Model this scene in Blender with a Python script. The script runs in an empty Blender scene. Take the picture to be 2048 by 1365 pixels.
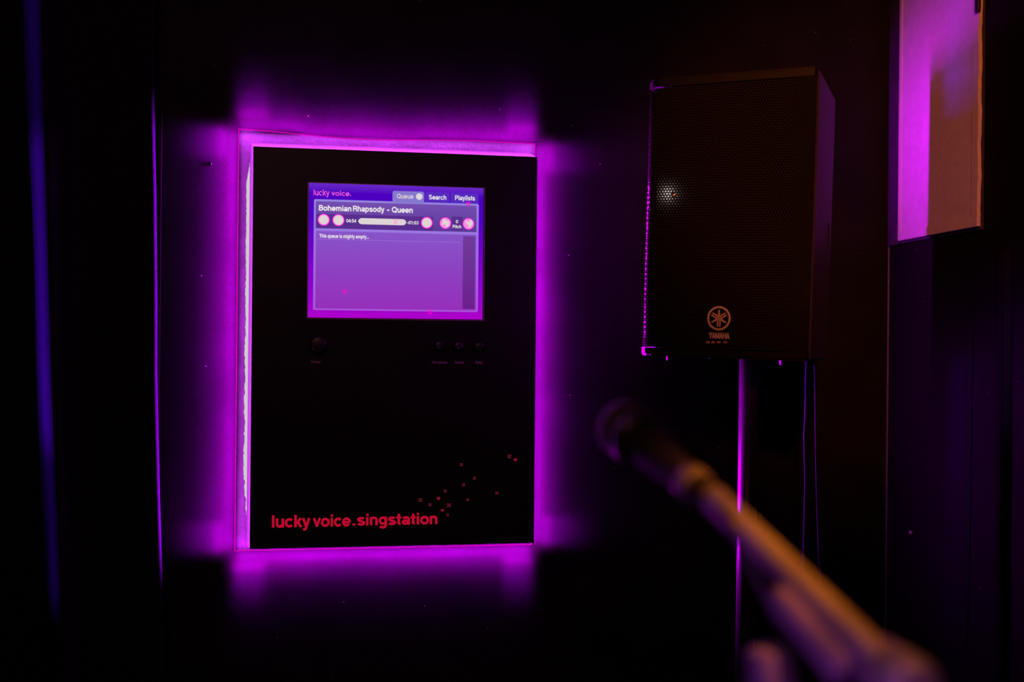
import bpy, bmesh, math, random
from mathutils import Vector, Matrix, Quaternion
random.seed(7)
C = bpy.context.scene.collection
PI = math.pi
# ------------------------------------------------------------------ camera
W_PX, H_PX, F_PX = 2048.0, 1365.0, 1991.0
YAW, PITCH, ROLL = 0.1480185, -0.00081412, 0.00913482
EYE = Vector((0, 0, 1.5))
Fv = Vector((math.sin(YAW) * math.cos(PITCH), math.cos(YAW) * math.cos(PITCH), -math.sin(PITCH)))
R0 = Vector((math.cos(YAW), -math.sin(YAW), 0)); U0 = R0.cross(Fv)
Rv = math.cos(ROLL) * R0 + math.sin(ROLL) * U0
Uv = math.cos(ROLL) * U0 - math.sin(ROLL) * R0


def ray(px, py):
    return Fv + Rv * ((px - 1024) / F_PX) + Uv * ((682.5 - py) / F_PX)


def on_y(px, py, y):
    d = ray(px, py); return EYE + d * (y / d.y)


def on_x(px, py, x):
    d = ray(px, py); return EYE + d * (x / d.x)


def at(px, py, dep):
    return EYE + ray(px, py) * dep


cam_d = bpy.data.cameras.new('camera'); cam = bpy.data.objects.new('camera', cam_d); C.objects.link(cam)
cam_d.sensor_fit = 'HORIZONTAL'; cam_d.sensor_width = 36.0; cam_d.lens = F_PX / W_PX * 36.0
cam_d.clip_start = 0.02
M = Matrix.Identity(4)
for i in range(3):
    M[i][0] = Rv[i]; M[i][1] = Uv[i]; M[i][2] = -Fv[i]; M[i][3] = EYE[i]
cam.matrix_world = M
cam_d.dof.use_dof = True; cam_d.dof.focus_distance = 1.84; cam_d.dof.aperture_fstop = 1.9
bpy.context.scene.camera = cam
sc = bpy.context.scene
sc.view_settings.view_transform = 'Standard'; sc.view_settings.look = 'None'
sc.view_settings.exposure = 0; sc.view_settings.gamma = 1; sc.view_settings.use_curve_mapping = False


# ------------------------------------------------------------------ materials
def s2l(c):
    return tuple((v / 255 / 12.92) if v / 255 <= 0.04045 else ((v / 255 + 0.055) / 1.055) ** 2.4 for v in c)


def mat(name, col, rough=0.6, metal=0.0, spec=0.5, var=0.25, scale=40, bump=0.0, emit=None, es=1.0, lin=True):
    m = bpy.data.materials.new(name); m.use_nodes = True
    nt = m.node_tree; b = nt.nodes['Principled BSDF']
    b.inputs['Roughness'].default_value = rough; b.inputs['Metallic'].default_value = metal
    b.inputs['Specular IOR Level'].default_value = spec
    tc = nt.nodes.new('ShaderNodeTexCoord')
    n = nt.nodes.new('ShaderNodeTexNoise'); n.inputs['Scale'].default_value = scale; n.inputs['Detail'].default_value = 6
    nt.links.new(tc.outputs['Object'], n.inputs['Vector'])
    r = nt.nodes.new('ShaderNodeValToRGB'); e = r.color_ramp.elements
    e[0].position = 0.3; e[1].position = 0.7
    e[0].color = (*[max(0, v * (1 - var)) for v in col], 1); e[1].color = (*[min(1, v * (1 + var)) for v in col], 1)
    nt.links.new(n.outputs['Fac'], r.inputs['Fac']); nt.links.new(r.outputs['Color'], b.inputs['Base Color'])
    if bump:
        bp = nt.nodes.new('ShaderNodeBump'); bp.inputs['Strength'].default_value = bump; bp.inputs['Distance'].default_value = 0.002
        nt.links.new(n.outputs['Fac'], bp.inputs['Height']); nt.links.new(bp.outputs['Normal'], b.inputs['Normal'])
    if emit:
        b.inputs['Emission Color'].default_value = (*emit, 1); b.inputs['Emission Strength'].default_value = es
    return m


def glow(name, srgb, k=1.0):
    """surface of a lit display: gives off exactly its own colour"""
    m = bpy.data.materials.new(name); m.use_nodes = True; nt = m.node_tree
    nt.nodes.clear()
    o = nt.nodes.new('ShaderNodeOutputMaterial'); e = nt.nodes.new('ShaderNodeEmission')
    e.inputs['Color'].default_value = (*s2l(srgb), 1); e.inputs['Strength'].default_value = k
    nt.links.new(e.outputs[0], o.inputs['Surface'])
    return m


def glow_grad(name, stops, z0, z1):
    """display picture with a vertical colour gradient (stops bottom to top)"""
    m = glow(name, (0, 0, 0)); nt = m.node_tree
    e = [n for n in nt.nodes if n.type == 'EMISSION'][0]
    g = nt.nodes.new('ShaderNodeNewGeometry'); s = nt.nodes.new('ShaderNodeSeparateXYZ')
    mr = nt.nodes.new('ShaderNodeMapRange'); mr.inputs[1].default_value = z0; mr.inputs[2].default_value = z1
    r = nt.nodes.new('ShaderNodeValToRGB')
    nt.links.new(g.outputs['Position'], s.inputs[0]); nt.links.new(s.outputs['Z'], mr.inputs[0])
    nt.links.new(mr.outputs[0], r.inputs[0]); nt.links.new(r.outputs[0], e.inputs['Color'])
    els = r.color_ramp.elements
    els[0].position = stops[0][0]; els[0].color = (*s2l(stops[0][1]), 1)
    els[1].position = stops[-1][0]; els[1].color = (*s2l(stops[-1][1]), 1)
    for p, c in stops[1:-1]:
        x = els.new(p); x.color = (*s2l(c), 1)
    return m


def wall_mat(name, col, rough, flecks=True, bump=0.25):
    m = mat(name, col, rough=rough, var=0.35, scale=9, spec=0.15)
    nt = m.node_tree; b = nt.nodes['Principled BSDF']; tc = [n for n in nt.nodes if n.type == 'TEX_COORD'][0]
    n2 = nt.nodes.new('ShaderNodeTexNoise'); n2.inputs['Scale'].default_value = 110; n2.inputs['Detail'].default_value = 8
    nt.links.new(tc.outputs['Object'], n2.inputs['Vector'])
    bp = nt.nodes.new('ShaderNodeBump'); bp.inputs['Strength'].default_value = bump; bp.inputs['Distance'].default_value = 0.002
    nt.links.new(n2.outputs['Fac'], bp.inputs['Height']); nt.links.new(bp.outputs['Normal'], b.inputs['Normal'])
    if flecks:   # tiny pale dust and chips in the paint
        v = nt.nodes.new('ShaderNodeTexVoronoi'); v.inputs['Scale'].default_value = 38
        nt.links.new(tc.outputs['Object'], v.inputs['Vector'])
        wn = nt.nodes.new('ShaderNodeTexWhiteNoise'); nt.links.new(v.outputs['Position'], wn.inputs['Vector'])
        gt = nt.nodes.new('ShaderNodeMath'); gt.operation = 'GREATER_THAN'; gt.inputs[1].default_value = 0.70
        nt.links.new(wn.outputs['Value'], gt.inputs[0])
        lt = nt.nodes.new('ShaderNodeMath'); lt.operation = 'LESS_THAN'; lt.inputs[1].default_value = 0.045
        nt.links.new(v.outputs['Distance'], lt.inputs[0])
        mu = nt.nodes.new('ShaderNodeMath'); mu.operation = 'MULTIPLY'
        nt.links.new(gt.outputs[0], mu.inputs[0]); nt.links.new(lt.outputs[0], mu.inputs[1])
        mx = nt.nodes.new('ShaderNodeMixRGB'); mx.inputs[2].default_value = (0.35, 0.33, 0.33, 1)
        old = b.inputs['Base Color'].links[0].from_socket
        nt.links.new(mu.outputs[0], mx.inputs[0]); nt.links.new(old, mx.inputs[1]); nt.links.new(mx.outputs[0], b.inputs['Base Color'])
    return m


def grille_mat():
    """black perforated steel: shiny webs, matte black holes in a hexagonal grid (object x/z)"""
    m = bpy.data.materials.new('perforated_grille'); m.use_nodes = True; nt = m.node_tree
    b = nt.nodes['Principled BSDF']
    uv = nt.nodes.new('ShaderNodeUVMap'); uv.uv_map = 'UVMap'
    s = nt.nodes.new('ShaderNodeSeparateXYZ'); nt.links.new(uv.outputs[0], s.inputs[0])

    def math_(op, a, bb=None):
        n = nt.nodes.new('ShaderNodeMath'); n.operation = op
        for i, v in enumerate((a, bb)):
            if v is None: continue
            if isinstance(v, (int, float)): n.inputs[i].default_value = v
            else: nt.links.new(v, n.inputs[i])
        return n.outputs[0]
    p = 0.0050; q = p * math.sqrt(3)

    def grid(ox, oz):
        fx = math_('SUBTRACT', math_('FRACT', math_('ADD', math_('DIVIDE', s.outputs['X'], p), ox + 50)), 0.5)
        fz = math_('SUBTRACT', math_('FRACT', math_('ADD', math_('DIVIDE', s.outputs['Y'], q), oz + 50)), 0.5)
        fz = math_('MULTIPLY', fz, math.sqrt(3))
        return math_('ADD', math_('MULTIPLY', fx, fx), math_('MULTIPLY', fz, fz))
    d = math_('SQRT', math_('MINIMUM', grid(0, 0), grid(0.5, 0.5)))
    stud = math_('LESS_THAN', d, 0.25)
    mr = nt.nodes.new('ShaderNodeMapRange'); nt.links.new(stud, mr.inputs[0]); mr.inputs[3].default_value = 0.7; mr.inputs[4].default_value = 0.07
    nt.links.new(mr.outputs[0], b.inputs['Roughness'])
    mx = nt.nodes.new('ShaderNodeMixRGB'); nt.links.new(stud, mx.inputs[0])
    mx.inputs[1].default_value = (0.006, 0.005, 0.005, 1); mx.inputs[2].default_value = (0.045, 0.037, 0.037, 1)
    nt.links.new(mx.outputs[0], b.inputs['Base Color'])
    sp = nt.nodes.new('ShaderNodeMapRange'); nt.links.new(stud, sp.inputs[0]); sp.inputs[3].default_value = 0.0; sp.inputs[4].default_value = 0.8
    nt.links.new(sp.outputs[0], b.inputs['Specular IOR Level'])
    return m


# ------------------------------------------------------------------ mesh helpers
def link(name, me, m, parent=None):
    o = bpy.data.objects.new(name, me); C.objects.link(o)
    if m: me.materials.append(m)
    if parent is not None:
        o.parent = parent
    return o


def obj(name, bm, m, parent=None, smooth=False, inv=None):
    """link a bmesh (in world coordinates, or the parent's when inv is None) as ONE mesh object"""
    bmesh.ops.recalc_face_normals(bm, faces=bm.faces)
    if inv is not None: bm.transform(inv)
    me = bpy.data.meshes.new(name); bm.to_mesh(me); bm.free()
    if smooth:
        for p in me.polygons: p.use_smooth = True
    return link(name, me, m, parent)


def thing(name, label, cat, loc=(0, 0, 0), rot=None, group=None):
    o = bpy.data.objects.new(name, None); C.objects.link(o); o.location = loc; o.empty_display_size = 0.05
    if rot is not None: o.rotation_mode = 'QUATERNION'; o.rotation_quaternion = rot
    tag(o, label, cat, group); return o


def tag(o, label, cat, group=None):
    o['label'] = label; o['category'] = cat
    if group: o['group'] = group
    return o


def struct(name, bm, m):
    o = obj(name, bm, m); o['kind'] = 'structure'; return o


def add_box(bm, x0, x1, y0, y1, z0, z1, bev=0.0, seg=2):
    vs = [bm.verts.new((x, y, z)) for x in (x0, x1) for y in (y0, y1) for z in (z0, z1)]
    fs = [(0, 1, 3, 2), (4, 6, 7, 5), (0, 4, 5, 1), (2, 3, 7, 6), (0, 2, 6, 4), (1, 5, 7, 3)]
    ff = [bm.faces.new([vs[i] for i in f]) for f in fs]
    bmesh.ops.recalc_face_normals(bm, faces=ff)
    if bev:
        ed = list({e for f in ff for e in f.edges})
        bmesh.ops.bevel(bm, geom=ed, offset=bev, segments=seg, affect='EDGES', profile=0.5)
    return bm


def box(x0, x1, y0, y1, z0, z1, bev=0.0, seg=2):
    return add_box(bmesh.new(), x0, x1, y0, y1, z0, z1, bev, seg)


def add_hexa(bm, a, b):
    """solid between two 4-point loops"""
    va = [bm.verts.new(p) for p in a]; vb = [bm.verts.new(p) for p in b]
    bm.faces.new(va); bm.faces.new(vb[::-1])
    for i in range(4):
        bm.faces.new((va[i], vb[i], vb[(i + 1) % 4], va[(i + 1) % 4]))
    return bm


def add_prism(bm, pts, thick, depth_axis=Vector((0, 1, 0))):
    va = [bm.verts.new(p) for p in pts]; vb = [bm.verts.new(Vector(p) + depth_axis * thick) for p in pts]
    bm.faces.new(va); bm.faces.new(vb[::-1]); n = len(va)
    for i in range(n):
        bm.faces.new((va[i], vb[i], vb[(i + 1) % n], va[(i + 1) % n]))
    return bm


def frame_of(t):
    t = t.normalized(); a = Vector((0, 0, 1)) if abs(t.z) < 0.9 else Vector((1, 0, 0))
    u = t.cross(a).normalized(); return u, t.cross(u).normalized()


def add_tube(bm, pts, rad, n=14, cap=True):
    pts = [Vector(p) for p in pts]
    rad = rad if isinstance(rad, (list, tuple)) else [rad] * len(pts)
    t0 = (pts[1] - pts[0]); u, v = frame_of(t0); rings = []
    prev = t0.normalized()
    for i, p in enumerate(pts):
        if i == 0: t = pts[1] - pts[0]
        elif i == len(pts) - 1: t = pts[-1] - pts[-2]
        else: t = pts[i + 1] - pts[i - 1]
        if t.length < 1e-9: t = prev
        t = t.normalized(); qd = prev.rotation_difference(t); u = qd @ u; v = qd @ v; prev = t
        rings.append([bm.verts.new(p + (u * math.cos(2 * PI * k / n) + v * math.sin(2 * PI * k / n)) * max(rad[i], 1e-5)) for k in range(n)])
    for a, b in zip(rings, rings[1:]):
        for k in range(n):
            bm.faces.new((a[k], a[(k + 1) % n], b[(k + 1) % n], b[k]))
    if cap:
        bm.faces.new(rings[0][::-1]); bm.faces.new(rings[-1])
    return bm


def tube(pts, rad, n=14):
    return add_tube(bmesh.new(), pts, rad, n)


def lathe(p0, axis, prof, n=28):
    """turned shape: prof = [(distance along axis, radius)]"""
    axis = Vector(axis).normalized(); u, v = frame_of(axis); bm = bmesh.new(); rings = []
    for h, r in prof:
        rings.append([bm.verts.new(Vector(p0) + axis * h + (u * math.cos(2 * PI * k / n) + v * math.sin(2 * PI * k / n)) * max(r, 1e-5)) for k in range(n)])
    for a, b in zip(rings, rings[1:]):
        for k in range(n):
            bm.faces.new((a[k], a[(k + 1) % n], b[(k + 1) % n], b[k]))
    bm.faces.new(rings[0][::-1]); bm.faces.new(rings[-1]); return bm


def smooth_path(pts, per=10):
    pts = [Vector(p) for p in pts]; out = []
    for i in range(len(pts) - 1):
        p0 = pts[max(i - 1, 0)]; p1 = pts[i]; p2 = pts[i + 1]; p3 = pts[min(i + 2, len(pts) - 1)]
        for k in range(per):
            t = k / per
            out.append(0.5 * ((2 * p1) + (p2 - p0) * t + (2 * p0 - 5 * p1 + 4 * p2 - p3) * t * t + (3 * p1 - p0 - 3 * p2 + p3) * t ** 3))
    out.append(pts[-1]); return out


def _arc(cx, cy, rx, ry, a0, a1, n=14):
    return [(cx + rx * math.cos(math.radians(a0 + (a1 - a0) * k / n)), cy + ry * math.sin(math.radians(a0 + (a1 - a0) * k / n))) for k in range(n + 1)]


_X, _C = .53, .72
GLYPH = {   # centre lines of a plain bold grotesque: advance, strokes
    ' ': (.24, []), '.': (.24, [[(.12, 0), (.12, .14)]]), '-': (.36, [[(.05, .27), (.31, .27)]]), ':': (.24, [[(.12, 0), (.12, .14)], [(.12, .36), (.12, .50)]]),
    'o': (.57, [_arc(.285, .265, .205, .205, 0, 360, 26)]),
    'c': (.53, [_arc(.285, .265, .205, .205, 42, 318, 20)]),
    'e': (.56, [_arc(.285, .265, .205, .205, 2, 322, 24), [(.09, .255), (.54, .255)]]),
    'l': (.25, [[(.125, 0), (.125, _C)]]),
    'i': (.25, [[(.125, 0), (.125, _X)], [(.125, .605), (.125, .735)]]),
    'u': (.55, [[(.11, _X)] + _arc(.265, .21, .155, .155, 180, 345, 12), [(.44, _X), (.44, 0)]]),
    'n': (.55, [[(.11, 0), (.11, _X)], _arc(.275, .32, .165, .155, 165, 0, 12) + [(.44, 0)]]),
    'h': (.55, [[(.11, 0), (.11, _C)], _arc(.275, .32, .165, .155, 165, 0, 12) + [(.44, 0)]]),
    'm': (.83, [[(.11, 0), (.11, _X)], _arc(.26, .33, .15, .145, 165, 0, 12) + [(.41, 0)], _arc(.56, .33, .15, .145, 165, 0, 12) + [(.71, 0)]]),
    'k': (.50, [[(.115, 0), (.115, _C)], [(.17, .22), (.43, _X)], [(.24, .33), (.45, 0)]]),
    'y': (.50, [[(.065, _X), (.26, .03)], [(.435, _X), (.27, .03), (.235, -.07), (.19, -.13), (.07, -.135)]]),
    'v': (.50, [[(.065, _X), (.25, .04)], [(.435, _X), (.25, .04)], [(.20, .07), (.30, .07)]]),
    's': (.51, [_arc(.255, .375, .165, .09, 20, 225, 12) + [(.25, .268)] + _arc(.26, .155, .172, .095, 45, -165, 14)]),
    'g': (.57, [_arc(.27, .28, .18, .19, 0, 360, 24), [(.455, _X), (.455, -.02)] , _arc(.275, -.02, .18, .125, 0, -155, 12)]),
    't': (.34, [[(.17, .69), (.17, .15)] + _arc(.265, .15, .095, .085, 180, 275, 6), [(.02, .46), (.31, .46)]]),
    'a': (.54, [_arc(.235, .16, .155, .10, 0, 360, 20), [(.44, 0), (.44, .36)], _arc(.265, .36, .175, .105, 0, 158, 10)]),
    'p': (.58, [[(.11, -.20), (.11, _X)], _arc(.295, .265, .19, .20, 0, 360, 24)]),
    'b': (.58, [[(.11, 0), (.11, _C)], _arc(.295, .265, .19, .20, 0, 360, 24)]),
    'd': (.58, [[(.47, 0), (.47, _C)], _arc(.285, .265, .19, .20, 0, 360, 24)]),
    'q': (.58, [[(.47, -.20), (.47, _X)], _arc(.285, .265, .19, .20, 0, 360, 24)]),
    'r': (.37, [[(.11, 0), (.11, _X)], _arc(.29, .28, .17, .18, 165, 80, 8)]),
    'B': (.64, [[(.11, 0), (.11, _C)], [(.11, .65)] + _arc(.36, .515, .15, .135, 90, -90, 10) + [(.11, .38)], [(.11, .38)] + _arc(.38, .225, .17, .155, 90, -90, 10) + [(.11, .07)]]),
    'R': (.66, [[(.11, 0), (.11, _C)], [(.11, .65)] + _arc(.38, .50, .16, .15, 90, -90, 10) + [(.11, .35)], [(.40, .34), (.54, .2), (.56, 0)]]),
    'P': (.61, [[(.11, 0), (.11, _C)], [(.11, .65)] + _arc(.36, .485, .17, .165, 90, -90, 10) + [(.11, .32)]]),
    'Q': (.76, [_arc(.375, .36, .295, .29, 0, 360, 30), [(.42, .20), (.68, -.02)]]),
    'S': (.65, [_arc(.325, .515, .215, .135, 15, 225, 14) + [(.32, .37)] + _arc(.325, .215, .225, .145, 48, -168, 16)]),
    'T': (.60, [[(.02, .65), (.58, .65)], [(.30, 0), (.30, .70)]]),
    'V': (.62, [[(.07, _C), (.31, .04)], [(.55, _C), (.31, .04)]]),
    'M': (.82, [[(.11, 0), (.11, _C)], [(.71, 0), (.71, _C)], [(.13, .68), (.41, .06)], [(.69, .68), (.41, .06)]]),
    'D': (.68, [[(.11, 0), (.11, _C)], [(.11, .65)] + _arc(.31, .36, .27, .29, 90, -90, 16) + [(.11, .07)]]),
    'Y': (.62, [[(.05, _C), (.31, .32)], [(.57, _C), (.31, .32)], [(.31, .36), (.31, 0)]]),
    'A': (.66, [[(.06, 0), (.33, .70)], [(.60, 0), (.33, .70)], [(.15, .21), (.51, .21)]]),
    'H': (.68, [[(.11, 0), (.11, _C)], [(.57, 0), (.57, _C)], [(.11, .37), (.57, .37)]]),
    '0': (.56, [_arc(.28, .36, .20, .29, 0, 360, 26)]),
    '1': (.56, [[(.10, .53), (.22, .56), (.30, .70)], [(.32, 0), (.32, _C)]]),
    '3': (.56, [_arc(.27, .51, .17, .14, 155, -75, 12), _arc(.27, .22, .19, .15, 75, -160, 14)]),
    '4': (.56, [[(.40, 0), (.40, _C)], [(.37, .70), (.06, .20)], [(.04, .20), (.53, .20)]]),
    '5': (.56, [[(.48, .65), (.13, .65)], [(.15, .68), (.11, .34)], _arc(.27, .235, .19, .165, 135, -155, 14)]),
}


def ribbon(bm, pts, hw):
    pts = [Vector((p[0], p[1])) for p in pts]; closed = (pts[0] - pts[-1]).length < 1e-4; n = len(pts)
    L_, R_ = [], []
    for i, p in enumerate(pts):
        if closed and i in (0, n - 1): d0, d1 = p - pts[-2], pts[1] - p
        else:
            d0 = p - pts[i - 1] if i > 0 else pts[1] - p
            d1 = pts[i + 1] - p if i < n - 1 else p - pts[i - 1]
        a = d0.normalized(); b = d1.normalized(); t = (a + b)
        t = t.normalized() if t.length > 1e-6 else a
        nn = Vector((-t.y, t.x)); k = hw / max(.55, nn.dot(Vector((-a.y, a.x))))
        L_.append(bm.verts.new((p.x + nn.x * k, p.y + nn.y * k, 0))); R_.append(bm.verts.new((p.x - nn.x * k, p.y - nn.y * k, 0)))
    for i in range(n - 1):
        bm.faces.new((L_[i], R_[i], R_[i + 1], L_[i + 1]))


def text_bm(body, x0, x1, zbase, zcap, y, thick=0.0004, bold=0.0, space=1.0, M4=None, ref=None):
    """lettering as flat raised shapes: fitted between x0 and x1, baseline zbase, cap height up to zcap, facing -y"""
    bm = bmesh.new(); pen = 0.0; hw = .060 + bold
    for ch in body:
        adv, strokes = GLYPH[ch]; k0 = len(bm.verts)
        for st in strokes: ribbon(bm, st, hw)
        bm.verts.ensure_lookup_table()
        for v in bm.verts[k0:]: v.co.x += pen
        pen += adv
    xs = [v.co.x for v in bm.verts]; a, b = min(xs), max(xs)
    for v in bm.verts:
        v.co = Vector((x0 + (v.co.x - a) / (b - a) * (x1 - x0), y, zbase + v.co.y / _C * (zcap - zbase)))
    if thick > 0:
        g = bmesh.ops.extrude_face_region(bm, geom=list(bm.faces))
        for v in g['geom']:
            if isinstance(v, bmesh.types.BMVert): v.co.y += thick
    return bm


# ------------------------------------------------------------------ setting
YW = 1.970                       # back wall plane
corner = on_y(1776, 760, YW); XR = corner.x
black_wall = wall_mat('black_wall_paint', (0.0090, 0.0070, 0.0076), 0.62)
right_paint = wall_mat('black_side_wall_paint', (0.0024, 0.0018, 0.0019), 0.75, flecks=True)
struct('wall_back', box(-2.2, XR + 0.12, YW, YW + 0.12, 0, 2.9), black_wall)
struct('wall_right', box(XR, XR + 0.12, -1.6, YW, 0, 2.9), right_paint)
floor_m = mat('dark_floor', (0.02, 0.016, 0.016), rough=0.5, scale=14)
struct('floor', box(-2.2, XR + 0.12, -1.6, YW + 0.12, -0.1, 0), floor_m)
struct('ceiling', box(-2.2, XR + 0.12, -1.6, YW + 0.12, 2.9, 3.0), mat('dark_ceiling', (0.015, 0.013, 0.013), scale=12))
# bead in the corner of the two walls, catching the light below the framed board
zt = on_y(1776, 486, YW).z
struct('trim_1', tube([(XR - 0.0012, YW - 0.0012, 0.0), (XR - 0.0012, YW - 0.0012, zt)], 0.0016, 8), mat('corner_bead', (0.10, 0.09, 0.10), rough=0.45, var=0.5, scale=60))
# matt black strip put in for the dark groove on the right wall
pa = on_x(2004, 800, XR); pb = on_x(2021, 800, XR)
struct('trim_2', box(XR - 0.012, XR, pb.y, pa.y, 0.0, on_x(2012, 500, XR).z, 0.002), mat('groove_black', (0.004, 0.0035, 0.0035), rough=0.9, spec=0.1))

# ------------------------------------------------------------------ karaoke kiosk
YF = 1.930                       # face of the black front panel
A = on_y(507, 293, YF); B_ = on_y(1075, 313, YF); Cc = on_y(1068, 1087, YF); D_ = on_y(498, 1100, YF)
px0, px1 = (A.x + D_.x) / 2, (B_.x + Cc.x) / 2; pz1, pz0 = (A.z + B_.z) / 2, (Cc.z + D_.z) / 2
kiosk = thing('karaoke_kiosk', 'black wall-mounted karaoke touchscreen panel with purple light glowing all round its edge', 'karaoke machine', ((px0 + px1) / 2, YW, pz0))
KI = Matrix.Translation(-Vector(kiosk.location))
satin = mat('satin_black_panel', (0.010, 0.0075, 0.008), rough=0.42, spec=0.25, scale=30, bump=0.03)
body_m = mat('kiosk_side_board', (0.012, 0.008, 0.012), rough=0.6, scale=25)
obj('front_panel', box(px0, px1, YF, YF + 0.004, pz0, pz1, 0.0012), satin, kiosk, inv=KI)
YB = 1.961
bk = [on_y(500, 286, YB), on_y(1057, 305, YB), on_y(1052, 1080, YB), on_y(493, 1089, YB)]
bx0 = (bk[0].x + bk[3].x) / 2; bx1 = (bk[1].x + bk[2].x) / 2; bz1 = (bk[0].z + bk[1].z) / 2; bz0 = (bk[2].z + bk[3].z) / 2
fr = [(px0 + .0008, YF + .004, pz1 - .0008), (px1 - .0008, YF + .004, pz1 - .0008), (px1 - .0008, YF + .004, pz0 + .0008), (px0 + .0008, YF + .004, pz0 + .0008)]
bb = [(bx0, YB, bz1), (bx1, YB, bz1), (bx1, YB, bz0), (bx0, YB, bz0)]
bm = add_hexa(bmesh.new(), fr, bb)
obj('cabinet_body', bm, body_m, kiosk, inv=KI)
# backing plate on the wall, seen as a bright band around the body
rp = [on_y(475, 258, YW - .002), on_y(1070, 288, YW - .002), on_y(1062, 1089, YW - .002), on_y(472, 1103, YW - .002)]
rx0 = (rp[0].x + rp[3].x) / 2; rx1 = (rp[1].x + rp[2].x) / 2; rz1 = (rp[0].z + rp[1].z) / 2; rz0 = (rp[2].z + rp[3].z) / 2
RZL, RZR = rp[0].z, rp[1].z      # the top strip sags to the right
back_m = wall_mat('backing_plate_paint', (0.036, 0.027, 0.036), 0.5, flecks=False, bump=0.9)
def sag(x):
    """height of the top tape: it droops from the left end, then runs straight to the right"""
    t = (x - rx0) / (rx1 - rx0); return RZL + (RZR - RZL) * t - .0105 * math.sin(PI * min(1, t / .82)) ** 2 * (1 - .55 * t)


tops = [(rx0 + (rx1 - rx0) * k / 24, YW - .002, sag(rx0 + (rx1 - rx0) * k / 24)) for k in range(25)]
bm = bmesh.new()
add_prism(bm, tops + [(rx1, YW - .002, rz0), (rx0, YW - .002, rz0)], 0.002)
obj('backing_plate', bm, back_m, kiosk, inv=KI)
# stand-off blocks that carry the body off the wall
blk = mat('standoff_wood', (0.08, 0.06, 0.05))
for sx in (bx0 + .14, bx1 - .14):
    obj('standoff_block', box(sx - .03, sx + .03, YB, YW - .002, (bz0 + bz1) / 2 - .1, (bz0 + bz1) / 2 + .1), blk, kiosk, inv=KI)
# overexposed band by the left edge, its brightness put in as emission, outer edge ragged
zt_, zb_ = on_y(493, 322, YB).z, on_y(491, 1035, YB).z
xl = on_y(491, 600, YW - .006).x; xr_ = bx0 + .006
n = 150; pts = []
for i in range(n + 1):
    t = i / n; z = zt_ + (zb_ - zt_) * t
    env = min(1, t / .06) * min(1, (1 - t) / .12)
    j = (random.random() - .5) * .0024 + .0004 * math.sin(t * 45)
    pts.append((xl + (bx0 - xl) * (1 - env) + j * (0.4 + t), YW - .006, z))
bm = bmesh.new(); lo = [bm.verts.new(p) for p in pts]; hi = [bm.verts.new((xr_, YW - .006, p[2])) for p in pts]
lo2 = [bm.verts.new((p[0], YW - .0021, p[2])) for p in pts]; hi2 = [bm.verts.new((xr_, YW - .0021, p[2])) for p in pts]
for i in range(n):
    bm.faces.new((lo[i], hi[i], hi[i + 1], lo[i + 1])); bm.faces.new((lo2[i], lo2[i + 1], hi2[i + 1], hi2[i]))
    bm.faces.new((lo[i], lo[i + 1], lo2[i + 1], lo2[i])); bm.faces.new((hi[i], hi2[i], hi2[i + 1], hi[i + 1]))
o = obj('overexposed_band', bm, glow('overexposed_white', (208, 203, 205)), kiosk, inv=KI); o['label'] = 'white overexposed band of light along the left edge'
# LED tape lines around the backing plate
tape_m = glow('led_tape_pink', (215, 0, 185))
hw = .0010
obj('led_tape', box(rx0 - hw, rx0 + hw, YW - .0030, YW - .002, rz0, RZL), tape_m, kiosk, inv=KI)
bm = tube([(x, YW - .0024, z) for x, y, z in tops], .0010, 8)
obj('led_tape', bm, tape_m, kiosk, inv=KI)
obj('led_tape', box(rx1 - hw, rx1 + hw, YW - .0030, YW - .002, rz0, RZR), tape_m, kiosk, inv=KI)
obj('led_tape', box(rx0, rx1, YW - .0030, YW - .002, rz0 - hw, rz0 + hw), tape_m, kiosk, inv=KI)


def area(name, loc, direction, sx, sy, power, col, spread=180.0, up=(0, 0, 1), parent=None):
    l = bpy.data.lights.new(name, 'AREA'); l.shape = 'RECTANGLE'; l.size = sx; l.size_y = sy; l.energy = power; l.color = col
    l.spread = math.radians(spread)
    o = bpy.data.objects.new(name, l); C.objects.link(o)
    d = Vector(direction).normalized(); z = -d; upv = Vector(up); x = upv.cross(z).normalized(); y = z.cross(x)
    mm = Matrix.Identity(4)
    for i in range(3):
        mm[i][0] = x[i]; mm[i][1] = y[i]; mm[i][2] = z[i]; mm[i][3] = loc[i]
    o.matrix_world = mm; return o


MAG = (0.66, 0.0, 1.0)
VIO = (0.50, 0.0, 1.0)
zc = (rz0 + (RZL + RZR) / 2) / 2; Lz = (RZL + RZR) / 2 - rz0; Lx = rx1 - rx0; xc = (rx0 + rx1) / 2
hY = YW - .020
INN = 2.6
LIL = (.66, .05, 1.0)
GL = dict(left=2.4, right=2.6, top=2.2, bottom=3.1)
VG = dict(left=1.35, right=.85, top=.95, bottom=1.0)


def edge_strip(side, a, b, h, tilt, spread, power, col):
    """a length of LED tape in an angled profile on one side of the kiosk: aims outward and tilted down to the wall"""
    t = math.radians(tilt); c, sn = math.cos(t), math.sin(t); y = YW - h; m = (a + b) / 2; n = b - a
    if side == 'left': area('led_strip_light', (rx0 + .001, y, m), (-c, sn, 0), .006, n, power, col, spread)
    if side == 'right': area('led_strip_light', (rx1 - .001, y, m), (c, sn, 0), .006, n, power, col, spread)
    if side == 'top':
        cuts = 5 if n > .2 else 1
        for q in range(cuts):
            mm_ = a + n * (q + .5) / cuts
            area('led_strip_light', (mm_, y, sag(mm_) - .001), (0, sn, c), n / cuts, .006, power / cuts, col, spread, up=(0, 1, -.3))
    if side == 'bottom': area('led_strip_light', (m, y, rz0 + .001), (0, sn, -c), n, .006, power, col, spread, up=(0, 1, .3))


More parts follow.
